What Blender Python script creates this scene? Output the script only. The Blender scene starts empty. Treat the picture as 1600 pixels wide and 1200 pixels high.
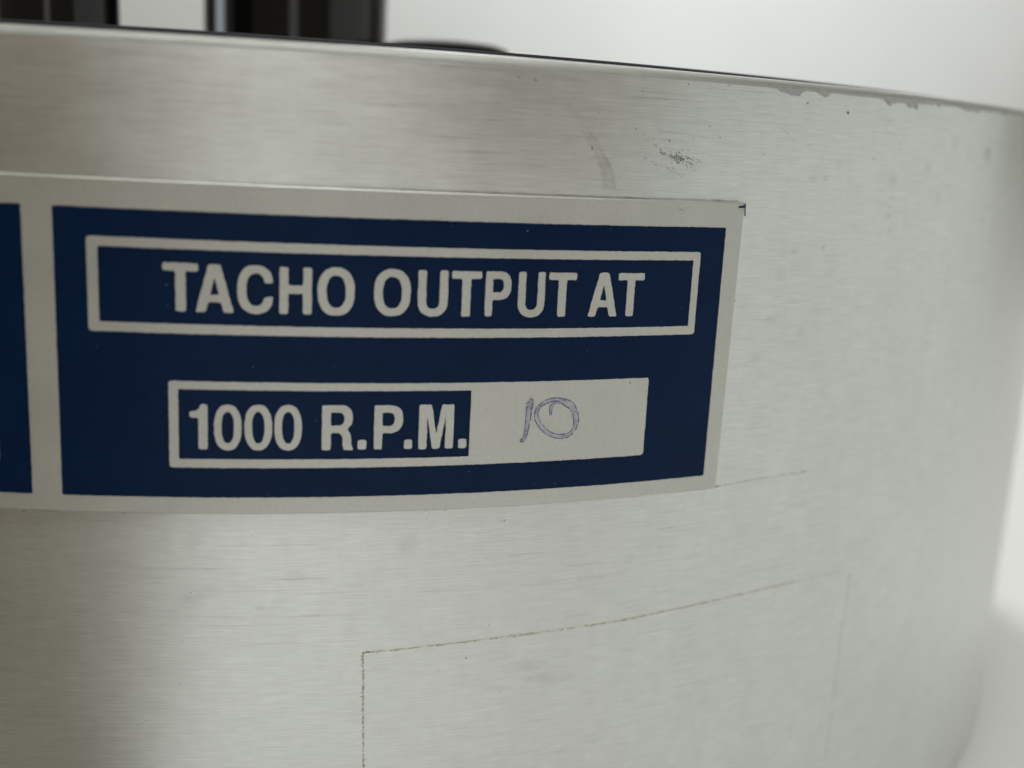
import bpy, bmesh, math, random
from mathutils import Vector, Matrix
from mathutils.geometry import tessellate_polygon
random.seed(7)
S = bpy.context.scene
R = 0.1            # housing radius, metres; (theta, z) data below are in degrees and radii
ZB = 0.64          # camera height above the table, in radii

# ---------------------------------------------------------------- camera
cam = bpy.data.cameras.new('camera'); cam_o = bpy.data.objects.new('camera', cam)
S.collection.objects.link(cam_o); S.camera = cam_o
right = Vector((0.98176658, -0.1831706, 0.0508224)); up = Vector((-0.00974999, 0.2184841, 0.9757918))
fwd = Vector((0.18984026, 0.95849529, -0.21271448))
M = Matrix((right, up, -fwd)).transposed().to_4x4()
M.translation = Vector((0, -1.678 * R, ZB * R)); cam_o.matrix_world = M
cam.sensor_width = 36; cam.lens = 1724.06 / 1600 * 36
cam.clip_start = 0.005; cam.clip_end = 50
cam.dof.use_dof = True; cam.dof.focus_distance = 0.735 * R; cam.dof.aperture_fstop = 20

# ---------------------------------------------------------------- world and lamps
W = bpy.data.worlds.new('World'); S.world = W; W.use_nodes = True
bg = W.node_tree.nodes['Background']; bg.inputs[0].default_value = (0.198, 0.160, 0.124, 1); bg.inputs[1].default_value = 0.86
def area(name, loc, target, w, h, power, col=(1, 1, 1)):
    l = bpy.data.lights.new(name, 'AREA'); l.shape = 'RECTANGLE'; l.size = w * R; l.size_y = h * R
    l.energy = power; l.color = col
    o = bpy.data.objects.new(name, l); S.collection.objects.link(o)
    o.location = Vector(loc) * R
    o.rotation_euler = (Vector(target) * R - o.location).to_track_quat('-Z', 'Y').to_euler()
    return o
area('softbox_right', (5.2, -2.3, 1.5), (0.4, -0.9, 0.6), 6.6, 2.9, 0.29, (0.86, 1, 0.985))
area('window_back', (0.6, 5.0, 4.0), (0, 0, 0), 1.0, 1.0, 2.1, (1, 1, 0.99))
area('window_left', (-5.0, 1.0, 1.8), (0, 0, 0.8), 1.6, 4.5, 0.8, (0.80, 0.90, 1))
o = area('overhead_fill', (-0.2, -3.4, 5.4), (-0.2, -2.9, 0), 3.4, 3.2, 0.37, (0.97, 1, 0.98)); o.data.spread = math.radians(54)  # added overhead lamp that brightens the sheet in front and the rim
area('front_fill', (-0.55, -8.6, 1.5), (0, -1, 0.4), 1.3, 2.4, 0.095, (0.97, 1, 0.97))  # added lamp behind the camera for the bright patch on the housing
area('backdrop_fill', (3.2, 3.0, 6.0), (2.2, 7.5, 1.6), 4, 2, 2.85, (0.95, 1, 1))  # added lamp, out of view, only to brighten the backdrop

S.view_settings.view_transform = 'Standard'; S.view_settings.look = 'None'; S.view_settings.exposure = 0.09; S.view_settings.gamma = 1
S.render.engine = 'CYCLES'

# ---------------------------------------------------------------- node helpers
def mat(name, base=(0.5, 0.5, 0.5), rough=0.5, metal=0.0, spec=0.5):
    m = bpy.data.materials.new(name); m.use_nodes = True; b = m.node_tree.nodes['Principled BSDF']
    b.inputs['Base Color'].default_value = (*base, 1); b.inputs['Roughness'].default_value = rough
    b.inputs['Metallic'].default_value = metal; b.inputs['Specular IOR Level'].default_value = spec
    return m, m.node_tree.nodes, m.node_tree.links, b
def noise(N, L, vec, scale, detail=3, rough=0.55, size=1.0):
    mp = N.new('ShaderNodeMapping'); mp.inputs['Scale'].default_value = scale
    n = N.new('ShaderNodeTexNoise'); n.inputs['Scale'].default_value = size; n.inputs['Detail'].default_value = detail; n.inputs['Roughness'].default_value = rough
    L.new(vec, mp.inputs[0]); L.new(mp.outputs[0], n.inputs['Vector']); return n.outputs[0]
def ramp(N, L, src, a, b, ca, cb):
    r = N.new('ShaderNodeMapRange'); r.inputs['From Min'].default_value = a; r.inputs['From Max'].default_value = b
    r.inputs['To Min'].default_value = ca; r.inputs['To Max'].default_value = cb; L.new(src, r.inputs[0]); return r.outputs[0]
def math_n(N, L, op, a, b):
    n = N.new('ShaderNodeMath'); n.operation = op
    for i, x in enumerate((a, b)):
        if isinstance(x, (int, float)): n.inputs[i].default_value = x
        else: L.new(x, n.inputs[i])
    return n.outputs[0]
def scaled_col(N, L, col, fac):
    n = N.new('ShaderNodeVectorMath'); n.operation = 'SCALE'; n.inputs[0].default_value = col; L.new(fac, n.inputs['Scale']); return n.outputs[0]

# brushed aluminium, grain running round the cylinder (UV: u = arc, v = height, in radii)
def brushed(name, col, r0, r1, aniso, bump):
    m, N, L, b = mat(name, col, r0, 1.0)
    uv = N.new('ShaderNodeUVMap').outputs[0]
    fine = noise(N, L, uv, (40, 1250, 1), 3, 0.7)
    mid = noise(N, L, uv, (15, 260, 1), 4, 0.65)
    line = noise(N, L, uv, (14, 700, 1), 2, 0.5)
    vert = noise(N, L, uv, (95, 45, 1), 4, 0.6)
    blot = noise(N, L, uv, (13, 9, 1), 5, 0.6)
    c = ramp(N, L, fine, 0.3, 0.7, 0.89, 1.09)
    for src, a0, a1, k0, k1 in ((mid, 0.3, 0.7, 0.97, 1.025), (line, 0.66, 0.74, 1.0, 0.90), (line, 0.26, 0.33, 1.08, 1.0), (vert, 0.3, 0.7, 0.975, 1.02), (blot, 0.3, 0.7, 0.95, 1.03)):
        c = math_n(N, L, 'MULTIPLY', c, ramp(N, L, src, a0, a1, k0, k1))
    L.new(scaled_col(N, L, col, c), b.inputs['Base Color'])
    L.new(ramp(N, L, math_n(N, L, 'ADD', mid, blot), 0.7, 1.3, r0, r1), b.inputs['Roughness'])
    b.inputs['Anisotropic'].default_value = aniso; b.inputs['Anisotropic Rotation'].default_value = 0.25
    tg = N.new('ShaderNodeTangent'); tg.direction_type = 'RADIAL'; tg.axis = 'Z'; L.new(tg.outputs[0], b.inputs['Tangent'])
    bp = N.new('ShaderNodeBump'); bp.inputs['Strength'].default_value = bump; bp.inputs['Distance'].default_value = 0.00003
    L.new(math_n(N, L, 'ADD', fine, math_n(N, L, 'ADD', mid, line)), bp.inputs['Height']); L.new(bp.outputs[0], b.inputs['Normal'])
    return m
ALU = brushed('brushed_aluminium', (0.79, 0.815, 0.795), 0.35, 0.44, 0.75, 0.34)
RIM = brushed('turned_edge', (0.58, 0.60, 0.57), 0.58, 0.68, 0.2, 0.1)

def plate_like(name, col, rough, metal, var, spec=0.5):
    m, N, L, b = mat(name, col, rough, metal, spec)
    uv = N.new('ShaderNodeUVMap').outputs[0]
    g = noise(N, L, uv, (420, 420, 1), 3, 0.65); bl = noise(N, L, uv, (24, 26, 1), 4, 0.6)
    c = math_n(N, L, 'MULTIPLY', ramp(N, L, g, 0.3, 0.7, 1 - var, 1 + var), ramp(N, L, bl, 0.3, 0.7, 1 - var, 1 + var))
    L.new(scaled_col(N, L, col, c), b.inputs['Base Color'])
    L.new(ramp(N, L, bl, 0.3, 0.7, rough - 0.04, rough + 0.04), b.inputs['Roughness'])
    return m
PLATE = plate_like('satin_silver_plate', (0.595, 0.60, 0.56), 0.48, 0.75, 0.045)
BLUE = plate_like('navy_print', (0.0022, 0.0155, 0.056), 0.34, 0.0, 0.10, 0.1)
PLASTIC = mat('black_gloss_plastic', (0.005, 0.005, 0.004), 0.12, 0, 0.45)[0]
DARKPLATE = mat('dark_slate_coating', (0.022, 0.025, 0.04), 0.35)[0]
RUBBER = mat('black_rubber', (0.012, 0.015, 0.009), 0.75, 0, 0.2)[0]
SCUFFED = mat('grey_scuff', (0.10, 0.10, 0.105), 0.6)[0]
SPECK = mat('dark_grime', (0.05, 0.05, 0.055), 0.7)[0]
FLECK = mat('bare_metal_fleck', (0.45, 0.47, 0.5), 0.5, 0.6)[0]
INK = mat('ballpoint_ink', (0.05, 0.075, 0.30), 0.5)[0]
WEAR = plate_like('worn_edge', (0.50, 0.49, 0.50), 0.55, 0.85, 0.16)
def alpha_mat(name, col, k, nscale=(60, 60, 1)):
    m, N, L, b = mat(name, col, 0.7)
    at = N.new('ShaderNodeAttribute'); at.attribute_name = 'fade'
    uv = N.new('ShaderNodeUVMap').outputs[0]
    n = ramp(N, L, noise(N, L, uv, nscale, 4, 0.65), 0.36, 0.6, 0.25, 1.0)
    L.new(math_n(N, L, 'MULTIPLY', math_n(N, L, 'MULTIPLY', at.outputs['Fac'], n), k), b.inputs['Alpha'])
    return m
STAIN = alpha_mat('grey_smudge', (0.24, 0.25, 0.24), 0.5)
GLUE = alpha_mat('old_glue', (0.60, 0.51, 0.33), 0.62, (160, 160, 1))
INKWASH = alpha_mat('ink_wash', (0.40, 0.42, 0.64), 0.7, (90, 90, 1))

# ---------------------------------------------------------------- mesh helpers
def P3(u, v, r=1.0):      # u in radians from the camera side, v height in radii above eye level
    return Vector((R * r * math.sin(u), -R * r * math.cos(u), R * (v + ZB)))
def link(name, me, material, parent=None):
    o = bpy.data.objects.new(name, me); S.collection.objects.link(o)
    for m in (material if isinstance(material, list) else [material]): me.materials.append(m)
    if parent: o.parent = parent
    return o
def finish(name, bm, material, parent, uvs=None, sharp=30):
    me = bpy.data.meshes.new(name)
    bm.normal_update(); bm.to_mesh(me); bm.free()
    me.shade_smooth(); me.set_sharp_from_angle(angle=math.radians(sharp))
    return link(name, me, material, parent)
def add_uv(bm):           # cylindrical UVs straight from the positions
    lay = bm.loops.layers.uv.verify()
    for f in bm.faces:
        cu = f.calc_center_median(); c0 = math.atan2(cu.x, -cu.y)
        for l in f.loops:
            p = l.vert.co; t = math.atan2(p.x, -p.y)
            while t - c0 > math.pi: t -= 2 * math.pi
            while t - c0 < -math.pi: t += 2 * math.pi
            l[lay].uv = (t, p.z / R)
GRID = math.radians(0.5)
def bend(bm, r):          # flat (u, v) mesh -> cut on the 0.5 degree grid -> wrapped on the cylinder
    us = [v.co.x for v in bm.verts]
    for k in range(math.floor(min(us) / GRID) + 1, math.ceil(max(us) / GRID)):
        bmesh.ops.bisect_plane(bm, geom=bm.verts[:] + bm.edges[:] + bm.faces[:], plane_co=(k * GRID, 0, 0), plane_no=(1, 0, 0), dist=1e-7)
    for v in bm.verts: v.co = P3(v.co.x, v.co.y, r)
def fill_into(bm, loops, mi=0):
    vs = [[Vector((x, y, 0)) for x, y in lp] for lp in loops]
    flat = [bm.verts.new(p) for lp in vs for p in lp]
    for t in tessellate_polygon(vs):
        p = [flat[i].co for i in t]
        ar = (p[1].x - p[0].x) * (p[2].y - p[0].y) - (p[1].y - p[0].y) * (p[2].x - p[0].x)
        if abs(ar) < 1e-14: continue
        try: f = bm.faces.new([flat[i] for i in (t if ar > 0 else t[::-1])]); f.material_index = mi
        except ValueError: pass
def round_poly(pts, rad):
    out = []; n = len(pts)
    for i in range(n):
        a, p, c = (Vector((*pts[j % n], 0)).to_2d() for j in (i - 1, i, i + 1))
        d1, d2 = a - p, c - p
        if d1.length < 1e-9 or d2.length < 1e-9: continue
        if abs(d1.angle(d2, math.pi) - math.pi) < 0.5: out.append(tuple(p)); continue
        r = min(rad, 0.45 * d1.length, 0.45 * d2.length); s = p + d1.normalized() * r; e = p + d2.normalized() * r
        for t in (0, 0.33, 0.67, 1): out.append(tuple(s * (1 - t) ** 2 + p * 2 * t * (1 - t) + e * t * t))
    return out
def ragged(pts, step=0.0014, amp=0.00016):
    out = []; n = len(pts)
    for i in range(n):
        a, c = Vector(pts[i]), Vector(pts[(i + 1) % n]); k = max(1, int((c - a).length / step))
        for j in range(k):
            p = a.lerp(c, j / k); out.append((p.x + random.uniform(-amp, amp), p.y + random.uniform(-amp, amp)))
    return out
def sheet(name, loops, r, material, parent, amp=0.00016):
    bm = bmesh.new(); fill_into(bm, [ragged(l, amp=amp) if amp else l for l in loops]); bend(bm, r); add_uv(bm)
    return finish(name, bm, material, parent)
def rect(u0, u1, v0, v1, rad=0.001): return round_poly([(u0, v0), (u1, v0), (u1, v1), (u0, v1)], rad)
D2 = math.radians
def spline(pts, closed=False, k=6):
    out = []; n = len(pts)
    for i in range(n if closed else n - 1):
        g = lambda j: Vector(pts[j % n] if closed else pts[max(0, min(n - 1, j))])
        p0, p1, p2, p3 = g(i - 1), g(i), g(i + 1), g(i + 2)
        for j in range(k):
            t = j / k
            out.append(tuple(0.5 * (2 * p1 + (p2 - p0) * t + (2 * p0 - 5 * p1 + 4 * p2 - p3) * t * t + (3 * p1 - p0 - 3 * p2 + p3) * t ** 3)))
    if not closed: out.append(tuple(pts[-1]))
    return out
def ribbon(bm, pts, w, closed=False, mi=0, var=0.5, fade=None, lay=None, gap=0.0):
    n = len(pts); rows = []
    for i in range(n):
        a = Vector(pts[i - 1] if (i or closed) else pts[0]); c = Vector(pts[(i + 1) % n] if (i < n - 1 or closed) else pts[-1])
        d = (c - a); d = d.normalized() if d.length > 1e-9 else Vector((1, 0)); nn = Vector((-d.y, d.x))
        ww = (w(i / max(1, n - 1)) if callable(w) else w) * random.uniform(1 - var, 1 + var) / 2; p = Vector(pts[i])
        rows.append((bm.verts.new((*(p + nn * ww), 0)), bm.verts.new((*(p - nn * ww), 0))))
        if lay:
            for v in rows[-1]: v[lay] = fade(i / max(1, n - 1)) if callable(fade) else fade
    for i in range(n if closed else n - 1):
        if random.random() < gap: continue
        a, c = rows[i], rows[(i + 1) % n]
        f = bm.faces.new((a[0], a[1], c[1], c[0])); f.material_index = mi
def blob(bm, u, v, w, h, ang, n=9, lay=None, fade=1.0, rings=1, jit=0.3):
    ca, sa = math.cos(ang), math.sin(ang)
    c0 = bm.verts.new((u, v, 0)); prev = None
    if lay: c0[lay] = fade
    for k in range(1, rings + 1):
        ring = []
        for i in range(n):
            a = 2 * math.pi * i / n; q = k / rings * (random.uniform(1 - jit, 1 + jit) if k == rings else 1)
            x, y = w * q * math.cos(a), h * q * math.sin(a)
            vv = bm.verts.new((u + ca * x - sa * y, v + sa * x + ca * y, 0)); ring.append(vv)
            if lay: vv[lay] = fade * (1 - (k / rings)) ** 0.7 if rings > 1 else fade
        for i in range(n):
            j = (i + 1) % n
            if prev is None: bm.faces.new((c0, ring[i], ring[j]))
            else: bm.faces.new((prev[i], ring[i], ring[j], prev[j]))
        prev = ring
def lathe(bm, prof, n, center=(0, 0), smooth_close=True):
    rings = []
    for r, z in prof:
        if r <= 1e-9: rings.append([bm.verts.new((center[0], center[1], z))]); continue
        rings.append([bm.verts.new((center[0] + r * math.sin(2 * math.pi * i / n), center[1] - r * math.cos(2 * math.pi * i / n), z)) for i in range(n)])
    for a, c in zip(rings, rings[1:]):
        for i in range(n):
            j = (i + 1) % n
            if len(a) == 1: bm.faces.new((a[0], c[j], c[i]))
            elif len(c) == 1: bm.faces.new((a[i], a[j], c[0]))
            else: bm.faces.new((a[i], a[j], c[j], c[i]))

# ---------------------------------------------------------------- the setting: white sheet swept up into a backdrop
SHEET, N, L, b = mat('white_sheet', (0.8, 0.81, 0.80), 0.85)
tc = N.new('ShaderNodeTexCoord').outputs['Object']
big = noise(N, L, tc, (5, 5, 5), 3, 0.5); sm = noise(N, L, tc, (900, 900, 900), 3, 0.6)
L.new(scaled_col(N, L, (0.80, 0.81, 0.80), math_n(N, L, 'MULTIPLY', ramp(N, L, big, 0.3, 0.7, 0.93, 1.05), ramp(N, L, sm, 0.3, 0.7, 0.985, 1.015))), b.inputs['Base Color'])
bp = N.new('ShaderNodeBump'); bp.inputs['Strength'].default_value = 0.3; bp.inputs['Distance'].default_value = 0.02; L.new(big, bp.inputs['Height']); L.new(bp.outputs[0], b.inputs['Normal'])
def box_mesh(x0, x1, y0, y1, z0, z1, skew=0.0):
    bm = bmesh.new(); k = lambda x, y, z: bm.verts.new((x * R, y * R, z * R))
    v = [k(x + (skew * y if x == x0 else 0), y, z) for z in (z0, z1) for x, y in ((x0, y0), (x1, y0), (x1, y1), (x0, y1))]
    for f in ((3, 2, 1, 0), (4, 5, 6, 7), (0, 1, 5, 4), (1, 2, 6, 5), (2, 3, 7, 6), (3, 0, 4, 7)): bm.faces.new([v[i] for i in f])
    return bm
o = finish('white_sheet', box_mesh(0.19, 20, -14, 7.4, -0.004, 0, 0.30), SHEET, None); o['kind'] = 'structure'  # left edge slanted to set where the housing's reflection turns dark
o = finish('backdrop', box_mesh(-14, 20, 7.5, 7.8, -0.5, 14), SHEET, None); o['kind'] = 'structure'
DARK_SURFACE, N, L, b = mat('added_brown_surface', (0.19, 0.175, 0.135), 0.5)  # unseen brown surface added so the housing's left side reflects dark
tc = N.new('ShaderNodeTexCoord').outputs['Object']
L.new(scaled_col(N, L, (0.19, 0.175, 0.135), ramp(N, L, noise(N, L, tc, (8, 120, 8), 4, 0.6), 0.3, 0.7, 0.6, 1.3)), b.inputs['Base Color'])
bm = bmesh.new(); vs = [bm.verts.new((x * R, y * R, -0.0004)) for x, y in ((-14, -14), (20, -14), (20, 7.4), (-14, 7.4))]; bm.faces.new(vs)
o = finish('added_dark_surface', bm, DARK_SURFACE, None); o['kind'] = 'structure'

# ---------------------------------------------------------------- the motor
ZTOP = 0.0519; ZBOT = -0.6395
motor = bpy.data.objects.new('electric_motor', None); S.collection.objects.link(motor)
motor['label'] = 'brushed aluminium cylindrical motor with navy and silver nameplate and black posts on top'; motor['category'] = 'motor'
bm = bmesh.new(); ch = 0.0062
prof = [(0, ZBOT), (1 - 2 * ch, ZBOT), (1 - 0.6 * ch, ZBOT + 0.5 * ch), (1, ZBOT + 2 * ch)]
prof += [(1, ZBOT + 2 * ch + (ZTOP - ch - ZBOT - 2 * ch) * k / 8) for k in range(1, 8)]
prof += [(1, ZTOP - ch), (1 - 0.12 * ch, ZTOP - 0.6 * ch), (1 - 0.45 * ch, ZTOP - 0.2 * ch), (1 - ch, ZTOP), (0.93, ZTOP), (0, ZTOP)]
lathe(bm, [(r * R, (z + ZB) * R) for r, z in prof], 720); add_uv(bm)
for f in bm.faces:
    if f.calc_center_median().z > (ZTOP - ch + ZB) * R + 1e-7: f.material_index = 1
housing = finish('housing', bm, [ALU, RIM], motor, sharp=60)

bm = bmesh.new(); z0, z1 = (ZTOP + 0.0002 + ZB) * R, (ZTOP + 0.0056 + ZB) * R; rp = 0.955 * R
lathe(bm, [(0, z0), (rp, z0), (rp, z1 - 0.0001), (rp - 0.0001, z1), (0, z1)], 360, (-0.015 * R, 0)); finish('top_plate', bm, DARKPLATE, motor)
PZ = (ZTOP + 0.0060 + ZB) * R
def post(x, y, rad, h):
    bm = bmesh.new(); r = rad * R; hh = h * R
    lathe(bm, [(0, PZ), (r * 1.03, PZ), (r * 1.03, PZ + 0.0004), (r, PZ + 0.0006), (r, PZ + hh - 0.0016), (r - 0.0004, PZ + hh - 0.0005), (r - 0.0016, PZ + hh), (0.35 * r, PZ + hh), (0.3 * r, PZ + hh - 0.002), (0, PZ + hh - 0.002)], 96, (x * R, y * R))
    return finish('terminal_post', bm, PLASTIC, motor)
def on_ray(px, w):        # plan position of a post seen at photo column px, w radii in front of the lens
    d = fwd + right * ((px - 800) / 1724.06); return d.x * w, -1.678 + d.y * w
x, y = on_ray(459, 1.12); post(x, y, 131 * 1.12 / 1724, 0.55)
x, y = on_ray(107, 0.96); post(x, y, 90 * 0.96 / 1724, 0.55)
x, y = on_ray(-72, 1.30); post(x, y, 92 * 1.30 / 1724, 0.55)
x, y = on_ray(678, 1.10)
bm = bmesh.new(); r = 0.060 * R
lathe(bm, [(0, PZ), (r, PZ), (r, PZ + 0.0021), (r * 0.95, PZ + 0.0026), (r * 0.8, PZ + 0.0029), (r * 0.5, PZ + 0.0031), (0, PZ + 0.0032)], 64, (x * R, y * R)); finish('rubber_cap', bm, RUBBER, motor)

# nameplate: a thin curved plate carrying two navy panels, frames and lettering
NP = 1.0035
bm = bmesh.new()
u0, u1, v0, v1 = D2(-36.0), D2(17.24), -0.2352, -0.0312
bv = 0.0009
fill_into(bm, [round_poly([(u0, v0 + bv), (D2(17.165) - bv, v0 + bv), (D2(17.305) - bv, v1 - bv), (u0, v1 - bv)], 0.0012)])
bend(bm, NP)
def push(v, r, out):      # move an edge vertex to radius r and outwards across the plate
    t = math.atan2(v.co.x, -v.co.y); z = v.co.z / R - ZB
    if z > v1 - 2.5 * bv: z += out
    elif z < v0 + 2.5 * bv: z -= out
    if t > D2(16.95): t += out
    v.co = P3(t, z, r)
for r_, out in ((NP - 0.0011, bv), (1.00002, 0.0)):
    ext = bmesh.ops.extrude_edge_only(bm, edges=[e for e in bm.edges if e.is_boundary])
    for v in [g for g in ext['geom'] if isinstance(g, bmesh.types.BMVert)]: push(v, r_, out)
bmesh.ops.recalc_face_normals(bm, faces=bm.faces[:])
if sum((f.normal.dot(Vector((f.calc_center_median().x, f.calc_center_median().y, 0))) > 0) for f in bm.faces) * 2 < len(bm.faces): bmesh.ops.reverse_faces(bm, faces=bm.faces[:])
add_uv(bm); plate = finish('nameplate', bm, PLATE, motor)
RB, RL, RI = NP + 0.00022, NP + 0.00042, NP + 0.0006
sheet('printed_panel', [rect(D2(-8.11), D2(16.45), -0.2241, -0.0484)], RB, BLUE, plate)
sheet('printed_panel', [rect(D2(-34.0), D2(-9.132), -0.2241, -0.0484)], RB, BLUE, plate)
def frame(u0, u1, v0, v1, iu0, iu1, iv0, iv1):
    return sheet('frame_line', [rect(D2(u0), D2(u1), v0, v1, 0.0022), rect(D2(iu0), D2(iu1), iv0, iv1, 0.0009)], RL, PLATE, plate)
frame(-7.026, 15.349, -0.1212, -0.0650, -6.667, 15.039, -0.1154, -0.07065)
frame(-4.417, 13.439, -0.2048, -0.1503, -4.095, 6.207, -0.1992, -0.1553)
frame(-31.0, -10.215, -0.2048, -0.1560, -30.65, -10.56, -0.1992, -0.1612)
frame(-32.6, -12.4, -0.1212, -0.0650, -32.2, -12.75, -0.1154, -0.07065)

# lettering, drawn as outlines in a unit box
def sup(cx, cy, rx, ry, a0=0, a1=360, n=36, e=2.35):
    out = []
    for i in range(n):
        a = math.radians(a0 + (a1 - a0) * i / (n if a1 - a0 == 360 else n - 1)); c, s = math.cos(a), math.sin(a)
        out.append((cx + rx * math.copysign(abs(c) ** (2 / e), c), cy + ry * math.copysign(abs(s) ** (2 / e), s)))
    return out
def glyph(ch):
    if ch == 'T': return [[(0, 1), (0, .835), (.355, .835), (.355, 0), (.645, 0), (.645, .835), (1, .835), (1, 1)]]
    if ch == 'H': return [[(0, 0), (0, 1), (.27, 1), (.27, .615), (.73, .615), (.73, 1), (1, 1), (1, 0), (.73, 0), (.73, .44), (.27, .44), (.27, 0)]]
    if ch == 'A': return [[(0, 0), (.345, 1), (.655, 1), (1, 0), (.735, 0), (.665, .215), (.335, .215), (.265, 0)], [(.385, .37), (.615, .37), (.5, .735)]]
    if ch == 'O': return [sup(.5, .5, .5, .5), sup(.5, .5, .262, .335)]
    if ch == '0': return [sup(.5, .5, .5, .5), sup(.5, .5, .225, .345)]
    if ch == 'C':
        o_ = sup(.51, .5, .51, .5, 24, 336, 34); i_ = sup(.51, .5, .265, .335, 32, 328, 30)[::-1]
        o_[0] = (.99, .645); o_[-1] = (.99, .365); i_[0] = (.75, .345); i_[-1] = (.75, .63)
        return [o_ + i_]
    if ch == 'U':
        return [[(0, 1), (0, .33)] + sup(.5, .33, .5, .33, 186, 354, 18, 2.3) + [(1, .33), (1, 1), (.725, 1), (.725, .34)] + sup(.5, .34, .225, .175, 354, 186, 14, 2.3) + [(.275, .34), (.275, 1)]]
    if ch == 'P':
        return [[(0, 0), (0, 1), (.55, 1)] + sup(.55, .685, .45, .315, 84, -84, 16, 2.4) + [(.55, .37), (.285, .37), (.285, 0)],
                [(.285, .835), (.285, .535), (.52, .535)] + sup(.52, .685, .19, .15, -80, 80, 9, 2.2) + [(.52, .835)]]
    if ch == 'R':
        return [[(0, 0), (0, 1), (.58, 1)] + sup(.58, .725, .40, .275, 84, -50, 13, 2.4) + [(.80, .455), (.90, .38), (.935, .27), (.945, .12), (1, .03), (1, 0), (.70, 0), (.665, .12), (.655, .25), (.62, .345), (.52, .385), (.285, .385), (.285, 0)],
                [(.285, .84), (.285, .55), (.54, .55)] + sup(.54, .695, .17, .145, -80, 80, 9, 2.2) + [(.54, .84)]]
    if ch == 'M':
        return [[(0, 0), (0, 1), (.355, 1), (.5, .33), (.645, 1), (1, 1), (1, 0), (.765, 0), (.765, .76), (.605, 0), (.395, 0), (.235, .76), (.235, 0)]]
    if ch == '1': return [[(.49, 0), (1, 0), (1, 1), (.62, 1), (.55, .91), (.38, .85), (0, .835), (0, .70), (.49, .70)]]
    return [[(0, 0), (1, 0), (1, 1), (0, 1)]]
def letter(ch, t0, t1, zt, zb):
    a, c = D2(t0), D2(t1)
    loops = [[(a + x * (c - a), zb + y * (zt - zb)) for x, y in lp] for lp in glyph(ch)]
    loops = [round_poly(lp, 0.0013 if i == 0 else 0.0007) for i, lp in enumerate(loops)]
    return sheet('letter' if ch.isalpha() else ('numeral' if ch.isdigit() else 'full_stop'), loops, RL, PLATE, plate, 0.00018)

for row in [('T', -4.551, -3.379, -0.0788, -0.10772),
        ('A', -3.483, -2.205, -0.079, -0.10777),
        ('C', -2.09, -0.867, -0.07858, -0.10805),
        ('H', -0.678, 0.417, -0.07918, -0.10761),
        ('O', 0.608, 1.887, -0.07849, -0.10809),
        ('O', 2.555, 3.848, -0.07859, -0.10783),
        ('U', 4.107, 5.185, -0.07889, -0.1078),
        ('T', 5.307, 6.417, -0.07909, -0.10765),
        ('P', 6.562, 7.534, -0.07893, -0.10743),
        ('U', 7.805, 8.837, -0.07894, -0.10805),
        ('T', 8.972, 10.077, -0.07919, -0.10767),
        ('A', 10.595, 11.818, -0.079, -0.10788),
        ('T', 11.791, 12.908, -0.07923, -0.10781)]:
    letter(*row)
for row in [('1', -3.721, -3.109, -0.16442, -0.19288),
        ('0', -2.893, -1.952, -0.16452, -0.19351),
        ('0', -1.852, -0.904, -0.16425, -0.19336),
        ('0', -0.826, 0.129, -0.16421, -0.19346),
        ('R', 0.828, 1.935, -0.16436, -0.19329),
        ('.', 2.103, 2.408, -0.18683, -0.19286),
        ('P', 2.677, 3.715, -0.16446, -0.1931),
        ('.', 3.777, 4.071, -0.18695, -0.19304),
        ('M', 4.3, 5.595, -0.16434, -0.19346),
        ('.', 5.787, 6.095, -0.18731, -0.19349)]:
    letter(*row)

# ---------------------------------------------------------------- marks and wear measured on the housing (degrees, radii, photo pixels)
SPECKS= [(10.446, -0.00013, 5, 2.2, 65), (10.635, 0.02179, 2, 1.5, 0), (12.196, 0.01335, 2, 2, 0), (13.656, 0.00692, 3, 2, 40), (12.984, 0.00799, 1.6, 1.4, 0), (14.701, 0.00902, 1.6, 1.5, 0), (15.41, 0.0179, 2, 1.6, 0), (15.933, 0.01088, 1.8, 2, 0), (14.3, 0.04325, 1.5, 3, 0), (22.565, 0.03372, 3, 3.6, 60), (20.191, 0.03783, 2, 2.5, 70), (18.136, 0.00156, 1.8, 1.6, 0), (7.518, 0.03962, 4, 1.2, 30), (8.116, 0.03879, 5, 1.6, 20), (4.765, -0.24211, 1.6, 2, 0), (7.8, -0.24581, 2.6, 2.8, 0), (3.052, -0.23662, 1.5, 1.5, 0), (7.393, -0.32055, 2, 2, 0), (6.519, -0.34308, 3, 2.5, 30), (6.777, -0.25415, 1.8, 1.8, 0), (5.516, -0.2498, 1.5, 1.5, 0), (12.205, -0.28847, 1.5, 1.5, 0), (-3.785, -0.28876, 2.6, 1.6, 0), (-4.193, -0.35158, 2.6, 2.4, 0), (-1.624, -0.25053, 1.6, 1.6, 0), (5.438, -0.23647, 5, 1.2, -25), (5.532, -0.23478, 2, 1.5, 0), (6.128, -0.23571, 5, 1.2, -25), (24.526, 0.00258, 3, 1, 40), (25.948, -0.0051, 2.5, 1.2, 30), (2.565, -0.39268, 1.8, 2.2, 0), (17.418, -0.09944, 1.5, 2, 0), (4.311, -0.35325, 1.2, 1.2, 0), (20.122, -0.18135, 1.4, 1.2, 0), (11.112, -0.29309, 1.3, 1.2, 0), (-2.859, -0.37238, 1.3, 1.2, 0), (-0.207, -0.26291, 1.2, 1.0, 0), (12.349, 0.03662, 3, 1, 10), (16.163, 0.04505, 4, 0.9, 10)]
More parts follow.
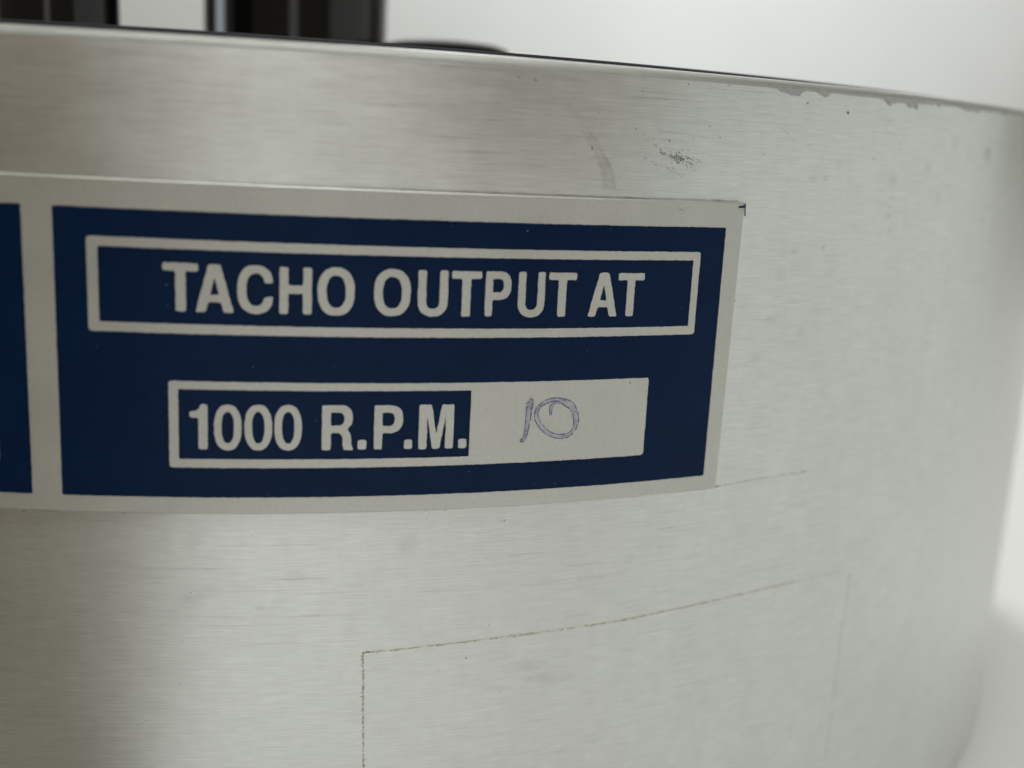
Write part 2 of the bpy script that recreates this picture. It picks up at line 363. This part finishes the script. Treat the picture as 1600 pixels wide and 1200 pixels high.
PLSPECKS= [(-9.469, -0.23594, 5, 1.3, 0), (-5.995, -0.23514, 5, 1.2, 0), (17.155, -0.23355, 2.5, 3, 0), (12.614, -0.15325, 1.6, 4, 80), (14.271, -0.03712, 2.2, 1.8, 20), (14.151, -0.03633, 1.5, 1.2, 0), (14.421, -0.03791, 1.6, 1.2, 0), (3.203, -0.16611, 1.6, 1.6, 0), (-3.503, -0.22857, 1.2, 1.2, 0), (6.874, -0.16923, 1.2, 1, 0), (10.569, -0.15814, 1.0, 0.8, 0)]
FLECKS= [(8.032, -0.05316, 3.5, 1.1, -50), (5.213, -0.05168, 1, 1, 0), (11.32, -0.05111, 1, 1.4, 0), (10.672, -0.13085, 1.4, 1, 0), (10.156, -0.07459, 0.9, 1.2, 0), (-1.562, -0.14053, 2.6, 1, 0), (1.229, -0.13986, 1.4, 0.9, 0), (6.237, -0.20945, 2, 1, 0), (-0.477, -0.21797, 1.2, 1, 0), (-1.062, -0.22214, 1.6, 1, 0), (8.863, -0.22045, 2, 0.9, 0), (9.711, -0.22087, 3, 1, 0), (11.398, -0.22005, 1, 1.2, 0), (0.628, -0.17424, 1.2, 1, 0), (2.336, -0.17391, 1, 1.2, 0), (-4.428, -0.09188, 4, 0.7, 5), (-4.418, -0.10418, 3, 0.8, 5), (-6.76, -0.13093, 3, 0.6, 5), (8.985, -0.04873, 1, 1, 0), (-1.914, -0.19299, 1, 0.7, 0), (14.672, -0.103, 1, 1, 0)]
SCUFF= [(13.244, 0.00047), (13.968, -0.00351), (14.672, -0.00591), (12.803, 0.00581), (12.953, -0.00751), (13.64, -0.01075), (14.166, -0.01331)]
SCR=[ [(18.96, 0.01983), (19.481, 0.01424), (20.1, 0.00686)] , [(-5.793, -0.38146), (-5.418, -0.3778), (-5.021, -0.37462)] , [(24.685, 0.00778), (25.068, 0.00477)] ]
BAND= [(9.202, 0.02772), (9.546, 0.02226), (9.956, 0.01367), (10.344, 0.00574), (10.685, -0.00193), (10.979, -0.00972), (11.169, -0.01725), (11.233, -0.02573)]
OVALS= [(34.174, 0.0119, 6, 17, 0.6), (25.992, -0.01268, 8, 12, 0.35), (26.099, -0.02554, 7, 2.5, 0.4), (25.987, -0.0318, 5, 4, 0.4), (26.026, -0.03902, 6, 6, 0.4), (26.215, -0.05114, 4, 5, 0.35), (26.275, 0.01399, 4, 7, 0.3), (30.558, -0.01567, 6, 5, 0.3), (34.659, -0.04272, 5, 8, 0.25), (21.971, -0.06303, 4, 8, 0.35), (20.273, -0.06515, 7, 7, 0.35), (28.62, -0.00193, 6, 14, 0.2), (20.919, -0.01302, 8, 6, 0.3), (21.661, -0.01266, 6, 6, 0.3), (14.298, -0.03669, 12, 8, 0.45), (-3.741, -0.29137, 22, 14, 0.25), (-3.172, -0.28835, 25, 16, 0.2), (-1.346, -0.29969, 12, 6, 0.3), (-3.718, -0.25393, 25, 20, 0.2), (8.983, -0.35345, 45, 14, 0.22), (10.128, -0.36571, 50, 16, 0.22), (4.141, -0.25883, 25, 25, 0.2), (30.571, 0.0174, 5, 16, 0.22), (22.349, -0.00417, 5, 10, 0.2), (29.779, -0.02539, 5, 14, 0.2), (19.696, -0.08198, 10, 14, 0.18), (18.755, -0.14165, 12, 14, 0.15), (22.927, -0.17057, 9, 13, 0.15), (13.372, -0.28066, 8, 14, 0.15), (14.729, -0.27854, 7, 22, 0.12), (24.634, -0.10816, 10, 15, 0.13), (21.143, -0.12479, 7, 12, 0.15), (19.243, -0.11405, 10, 8, 0.14), (26.515, -0.30468, 18, 16, 0.12), (19.004, -0.27314, 16, 18, 0.12), (29.251, -0.33691, 14, 10, 0.14), (17.762, -0.40392, 18, 16, 0.1), (-0.084, -0.27821, 25, 14, 0.15), (7.41, -0.27116, 20, 10, 0.12)]
CHIPS=[ [(18.35, 0.04702), (18.931, 0.04687), (19.693, 0.04714), (20.139, 0.04799), (19.986, 0.04534), (19.832, 0.04302), (19.476, 0.04219), (18.961, 0.0431), (18.612, 0.04502)] , [(20.485, 0.04689), (20.935, 0.04688), (21.442, 0.0466), (21.394, 0.0448), (21.198, 0.04305), (21.005, 0.04414), (20.674, 0.04571)] ]
BANDTOP= [(22.333, 0.04742), (23.418, 0.04767), (24.459, 0.0474), (25.324, 0.04781), (26.579, 0.0483), (27.424, 0.04842), (28.574, 0.04827), (29.242, 0.04852), (30.681, 0.04762), (32.249, 0.04726), (33.987, 0.04723), (36.179, 0.04714)] 
BANDBOT= [(22.342, 0.04654), (23.036, 0.04579), (23.844, 0.04614), (24.376, 0.04538), (24.752, 0.04524), (25.175, 0.04159), (25.485, 0.04364), (25.925, 0.04469), (26.417, 0.04429), (26.544, 0.04163), (26.954, 0.04229), (27.161, 0.04039), (27.254, 0.04448), (27.957, 0.04606), (28.356, 0.04518), (28.731, 0.04653), (28.909, 0.04348), (29.068, 0.04641), (30.106, 0.04702), (30.942, 0.04543), (31.355, 0.04362), (31.807, 0.04481), (32.52, 0.04326), (32.772, 0.04603), (33.932, 0.04538), (34.771, 0.04593), (35.625, 0.04359), (35.978, 0.04655)]
GLUE1= [(2.609, -0.41807), (2.58, -0.39459), (2.538, -0.37096), (2.521, -0.34768), (2.493, -0.33568), (2.611, -0.33351), (3.292, -0.33336), (6.85, -0.33092), (9.997, -0.32956), (13.391, -0.32813), (16.598, -0.32555), (19.918, -0.32371), (22.872, -0.32391), (25.535, -0.32516)]
GLUE2= [(26.41, -0.33099), (26.38, -0.36014), (26.31, -0.39984), (26.302, -0.44642), (26.307, -0.49528)] 
GLUE3= [(17.2, -0.23532), (19.433, -0.23363), (22.481, -0.23331)]
ONE= [(8.548, -0.16143), (8.618, -0.16357), (8.575, -0.16952), (8.536, -0.17655), (8.459, -0.18499), (8.35, -0.18989), (8.249, -0.19103), (8.176, -0.19027), (8.192, -0.18893), (8.301, -0.18772), (8.345, -0.18208), (8.36, -0.17644), (8.369, -0.17011), (8.398, -0.16626), (8.471, -0.16315)]
ZO= [(9.538, -0.16159), (9.161, -0.16279), (8.917, -0.16548), (8.74, -0.1689), (8.691, -0.17275), (8.769, -0.1774), (8.976, -0.1825), (9.199, -0.18586), (9.508, -0.1886), (9.856, -0.18959), (10.155, -0.18839), (10.4, -0.18427), (10.503, -0.17931), (10.504, -0.17501), (10.434, -0.17066), (10.24, -0.16554), (9.971, -0.16289), (9.71, -0.16204)]
ZI= [(9.504, -0.16383), (9.252, -0.16461), (9.046, -0.16626), (8.905, -0.16794), (8.843, -0.17073), (8.865, -0.17462), (9.005, -0.17861), (9.231, -0.18267), (9.498, -0.18572), (9.802, -0.18667), (10.017, -0.18648), (10.186, -0.18518), (10.304, -0.18204), (10.322, -0.17774), (10.249, -0.17339), (10.126, -0.16974), (9.947, -0.16785), (9.721, -0.16487)]
HOOKS= [[(9.682, -0.16591), (9.508, -0.16496), (9.362, -0.16573), (9.308, -0.16852), (9.297, -0.17135), (9.347, -0.17351)], [(9.489, -0.1658), (9.399, -0.16787), (9.382, -0.1714), (9.359, -0.17316)], [(9.067, -0.16627), (9.251, -0.16439), (9.503, -0.16369), (9.675, -0.16414)], [(9.878, -0.16688), (9.968, -0.16793), (10.078, -0.16829)], [(9.755, -0.16256), (9.909, -0.16357), (9.949, -0.16288)], [(8.332, -0.16518), (8.433, -0.16418)], [(8.333, -0.16798), (8.412, -0.16676)]]
CORNER=[ [(16.975, -0.03444), (17.289, -0.0339)] , [(17.258, -0.03174), (17.302, -0.04042)] ]
def px(t, w, h):          # a size in photo pixels at angle t, as (du, dv)
    a = D2(t); X = Vector((math.sin(a), -math.cos(a))); d = X - Vector((0, -1.678)); dep = d.x * fwd.x + d.y * fwd.y
    ci = max(0.25, -(d.normalized().dot(X)))
    return w * dep / 1724 / ci, h * dep / 1724
rad = lambda pts: [(D2(t), z) for t, z in pts]
def marks(name, r, material, parent, build, fade=False):
    bm = bmesh.new(); lay = bm.verts.layers.float.new('fade') if fade else None
    build(bm, lay); bend(bm, r); add_uv(bm)
    up_f = [f for f in bm.faces if f.normal.dot(Vector((f.calc_center_median().x, f.calc_center_median().y, 0))) < 0]
    bm.normal_update()
    up_f = [f for f in bm.faces if f.normal.dot(Vector((f.calc_center_median().x, f.calc_center_median().y, 0))) < 0]
    bmesh.ops.reverse_faces(bm, faces=up_f)
    o = finish(name, bm, material, parent); o['kind'] = 'stuff'; return o
def dots(lst, n=8):
    def f(bm, lay):
        for t, z, w, h, a in lst:
            du, dv = px(t, w / 2, h / 2); blob(bm, D2(t), z, du, dv, -D2(a), n)
    return f
SB = 1.00012
extra = []
for _ in range(150):       # dust and pin-pricks too small to measure
    t = random.uniform(-9, 40); z = random.uniform(-0.55, 0.04)
    if -0.24 < z < -0.028 and t < 17.6: continue
    s = random.uniform(0.6, 1.3); extra.append((t, z, s * random.uniform(0.8, 1.8), s, random.uniform(0, 180)))
marks('grime_specks', SB, SPECK, housing, dots(SPECKS + extra))
def scuff(bm, lay):
    a, c, e = [Vector((D2(t), z)) for t, z in SCUFF[:3]]
    for _ in range(150):
        k = random.random(); k = k if random.random() < 0.3 else 0.45 + 0.55 * k
        p = (a.lerp(c, k * 2) if k < 0.5 else c.lerp(e, k * 2 - 1)); wd = 0.0009 + 0.0028 * k
        du, dv = px(14, random.uniform(0.5, 1.5), random.uniform(0.35, 0.7))
        blob(bm, p.x + random.gauss(0, wd), p.y + random.gauss(0, wd * 0.6), du, dv, random.uniform(-0.9, -0.2), 6)
    for t, z in SCUFF[3:]:
        for _ in range(14):
            du, dv = px(14, random.uniform(0.4, 1.1), random.uniform(0.3, 0.6)); d = random.uniform(-1, 1)
            blob(bm, D2(t) + 0.006 * d, z - 0.003 * d + random.gauss(0, 0.0009), du, dv, -0.4, 6)
marks('scuff_mark', SB, SCUFFED, housing, scuff)
def scratches(bm, lay):
    for s, w in zip(SCR, (1.1, 1.6, 1.2)): ribbon(bm, spline(rad(s), k=5), px(s[0][0], w, w)[1], var=0.5, lay=lay, fade=lambda k: 0.8 * (1 - k))
marks('scratch', SB + 0.00004, STAIN, housing, scratches, True)
def ovals(bm, lay):
    for t, z, w, h, a in OVALS:
        du, dv = px(t, w, h); blob(bm, D2(t), z, du, dv, 0, 14, lay, a, 4, 0.18)
marks('smudges', SB + 0.00008, STAIN, housing, ovals, True)
def soft_ribbon(bm, pts, w, lay, fade):
    n = len(pts); rows = []
    for i in range(n):
        k = i / (n - 1); d = (Vector(pts[min(i + 1, n - 1)]) - Vector(pts[max(i - 1, 0)])).normalized(); nn = Vector((-d.y, d.x)); p = Vector(pts[i])
        row = []
        for q, f in ((-1, 0), (-0.55, 0.75), (0.1, 0.55), (0.6, 1.0), (1, 0)):
            pos = p + nn * (q * w(k) / 2 * random.uniform(0.8, 1.2)); v = bm.verts.new((pos.x, pos.y, 0)); v[lay] = f * fade(k) * random.uniform(0.6, 1.2); row.append(v)
        rows.append(row)
    for a, c in zip(rows, rows[1:]):
        for j in range(4): bm.faces.new((a[j], a[j + 1], c[j + 1], c[j]))
def stain_band(bm, lay):
    soft_ribbon(bm, spline(rad(BAND), k=4), lambda k: 0.004 + 0.0075 * k, lay, lambda k: 0.42 * (0.4 + 0.6 * k))
marks('water_stain', SB + 0.00012, STAIN, housing, stain_band, True)
def glue(bm, lay):
    for g, w, fd in ((GLUE1, 3.4, lambda k: 0.95 if k < 0.75 else 0.95 - 2.6 * (k - 0.75)), (GLUE2, 3.2, lambda k: 0.55), (GLUE3, 2.2, lambda k: 0.5 + 0.35 * k)):
        p = spline(rad(g), k=26)
        jit = [(u + random.uniform(-1, 1) * 0.0003, v + random.uniform(-1, 1) * 0.0003) for u, v in p]
        ribbon(bm, jit, 0.0011 * w / 3, var=0.5, lay=lay, fade=fd)
        for u, v in p[::3]:
            if random.random() < 0.22: blob(bm, u + random.gauss(0, 0.0006), v + random.gauss(0, 0.0005), 0.0012, 0.0005, 0, 6, lay, fd(0.3) * 0.9)
marks('old_label_residue', SB + 0.00016, GLUE, housing, glue, True)
def long_lines(bm, lay):
    for _ in range(70):
        t = random.uniform(-6, 27); z = random.choice([random.uniform(-0.33, -0.26), random.uniform(-0.02, 0.045), random.uniform(-0.5, -0.24)])
        n = random.uniform(1.2, 5.0); pts = [(D2(t + n * k / 6), z + random.uniform(-1, 1) * 0.00008) for k in range(7)]
        a = random.uniform(0.2, 0.6)
        if -0.245 < z < -0.022 and t < 17.6: continue
        ribbon(bm, pts, random.uniform(0.0004, 0.0008), var=0.4, lay=lay, fade=lambda k: a * math.sin(math.pi * min(0.98, max(0.02, k))))
marks('turning_lines', SB + 0.00002, STAIN, housing, long_lines, True)
def plate_edge_lines(bm, lay):  # thin dark lines along the plate's top, right and bottom edges
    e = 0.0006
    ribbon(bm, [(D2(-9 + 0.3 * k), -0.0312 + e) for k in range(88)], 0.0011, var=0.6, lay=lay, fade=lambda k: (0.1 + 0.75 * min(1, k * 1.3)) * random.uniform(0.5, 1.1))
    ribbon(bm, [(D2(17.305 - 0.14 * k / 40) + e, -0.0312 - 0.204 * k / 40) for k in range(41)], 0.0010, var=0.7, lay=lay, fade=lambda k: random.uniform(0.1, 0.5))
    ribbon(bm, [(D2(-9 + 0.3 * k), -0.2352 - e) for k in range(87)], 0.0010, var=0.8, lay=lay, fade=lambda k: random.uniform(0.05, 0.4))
marks('edge_dark_lines', SB + 0.0002, STAIN, housing, plate_edge_lines, True)
bm = bmesh.new()
for c in CHIPS: fill_into(bm, [ragged(rad(c), 0.0016, 0.0009)])
fill_into(bm, [ragged(rad(BANDTOP + BANDBOT[::-1]), 0.0018, 0.0008)]); bend(bm, SB + 0.0002); add_uv(bm)
o = finish('edge_wear', bm, WEAR, housing); o['kind'] = 'stuff'
marks('plate_grime', RL + 0.0001, SPECK, plate, dots(PLSPECKS))
marks('print_flecks', RL + 0.0001, FLECK, plate, dots([(t, z, w * 0.8, h * 0.8, a) for t, z, w, h, a in FLECKS]))
def corner(bm, lay):
    for s in CORNER: ribbon(bm, rad(s), 0.0013, var=0.2)
marks('ink_corner_mark', RL + 0.00012, BLUE, plate, corner)

# handwritten 10: pale ballpoint wash with thin darker outlines
def ink_digit(outs, ins, hooks):
    bm = bmesh.new(); lay = bm.verts.layers.float.new('fade')
    lo = spline(rad(outs), True, 5); loops = [lo]
    if ins: loops.append(spline(rad(ins), True, 5))
    fill_into(bm, loops, 0)
    for v in bm.verts: v[lay] = 0.62
    bend(bm, RI); add_uv(bm); o = finish('handwritten_digit', bm, INKWASH, plate)
    bm = bmesh.new()
    for lp in loops: ribbon(bm, lp, 0.00046, True, var=0.6, gap=0.16)
    for h in hooks: ribbon(bm, spline(rad(h), k=5), 0.00042, var=0.5)
    bend(bm, RI + 0.00008); add_uv(bm); bm.normal_update()
    bmesh.ops.reverse_faces(bm, faces=[f for f in bm.faces if f.normal.dot(Vector((f.calc_center_median().x, f.calc_center_median().y, 0))) < 0])
    finish('pen_outline', bm, INK, plate)
ink_digit(ONE, None, HOOKS[5:])
ink_digit(ZO, ZI, HOOKS[:5])
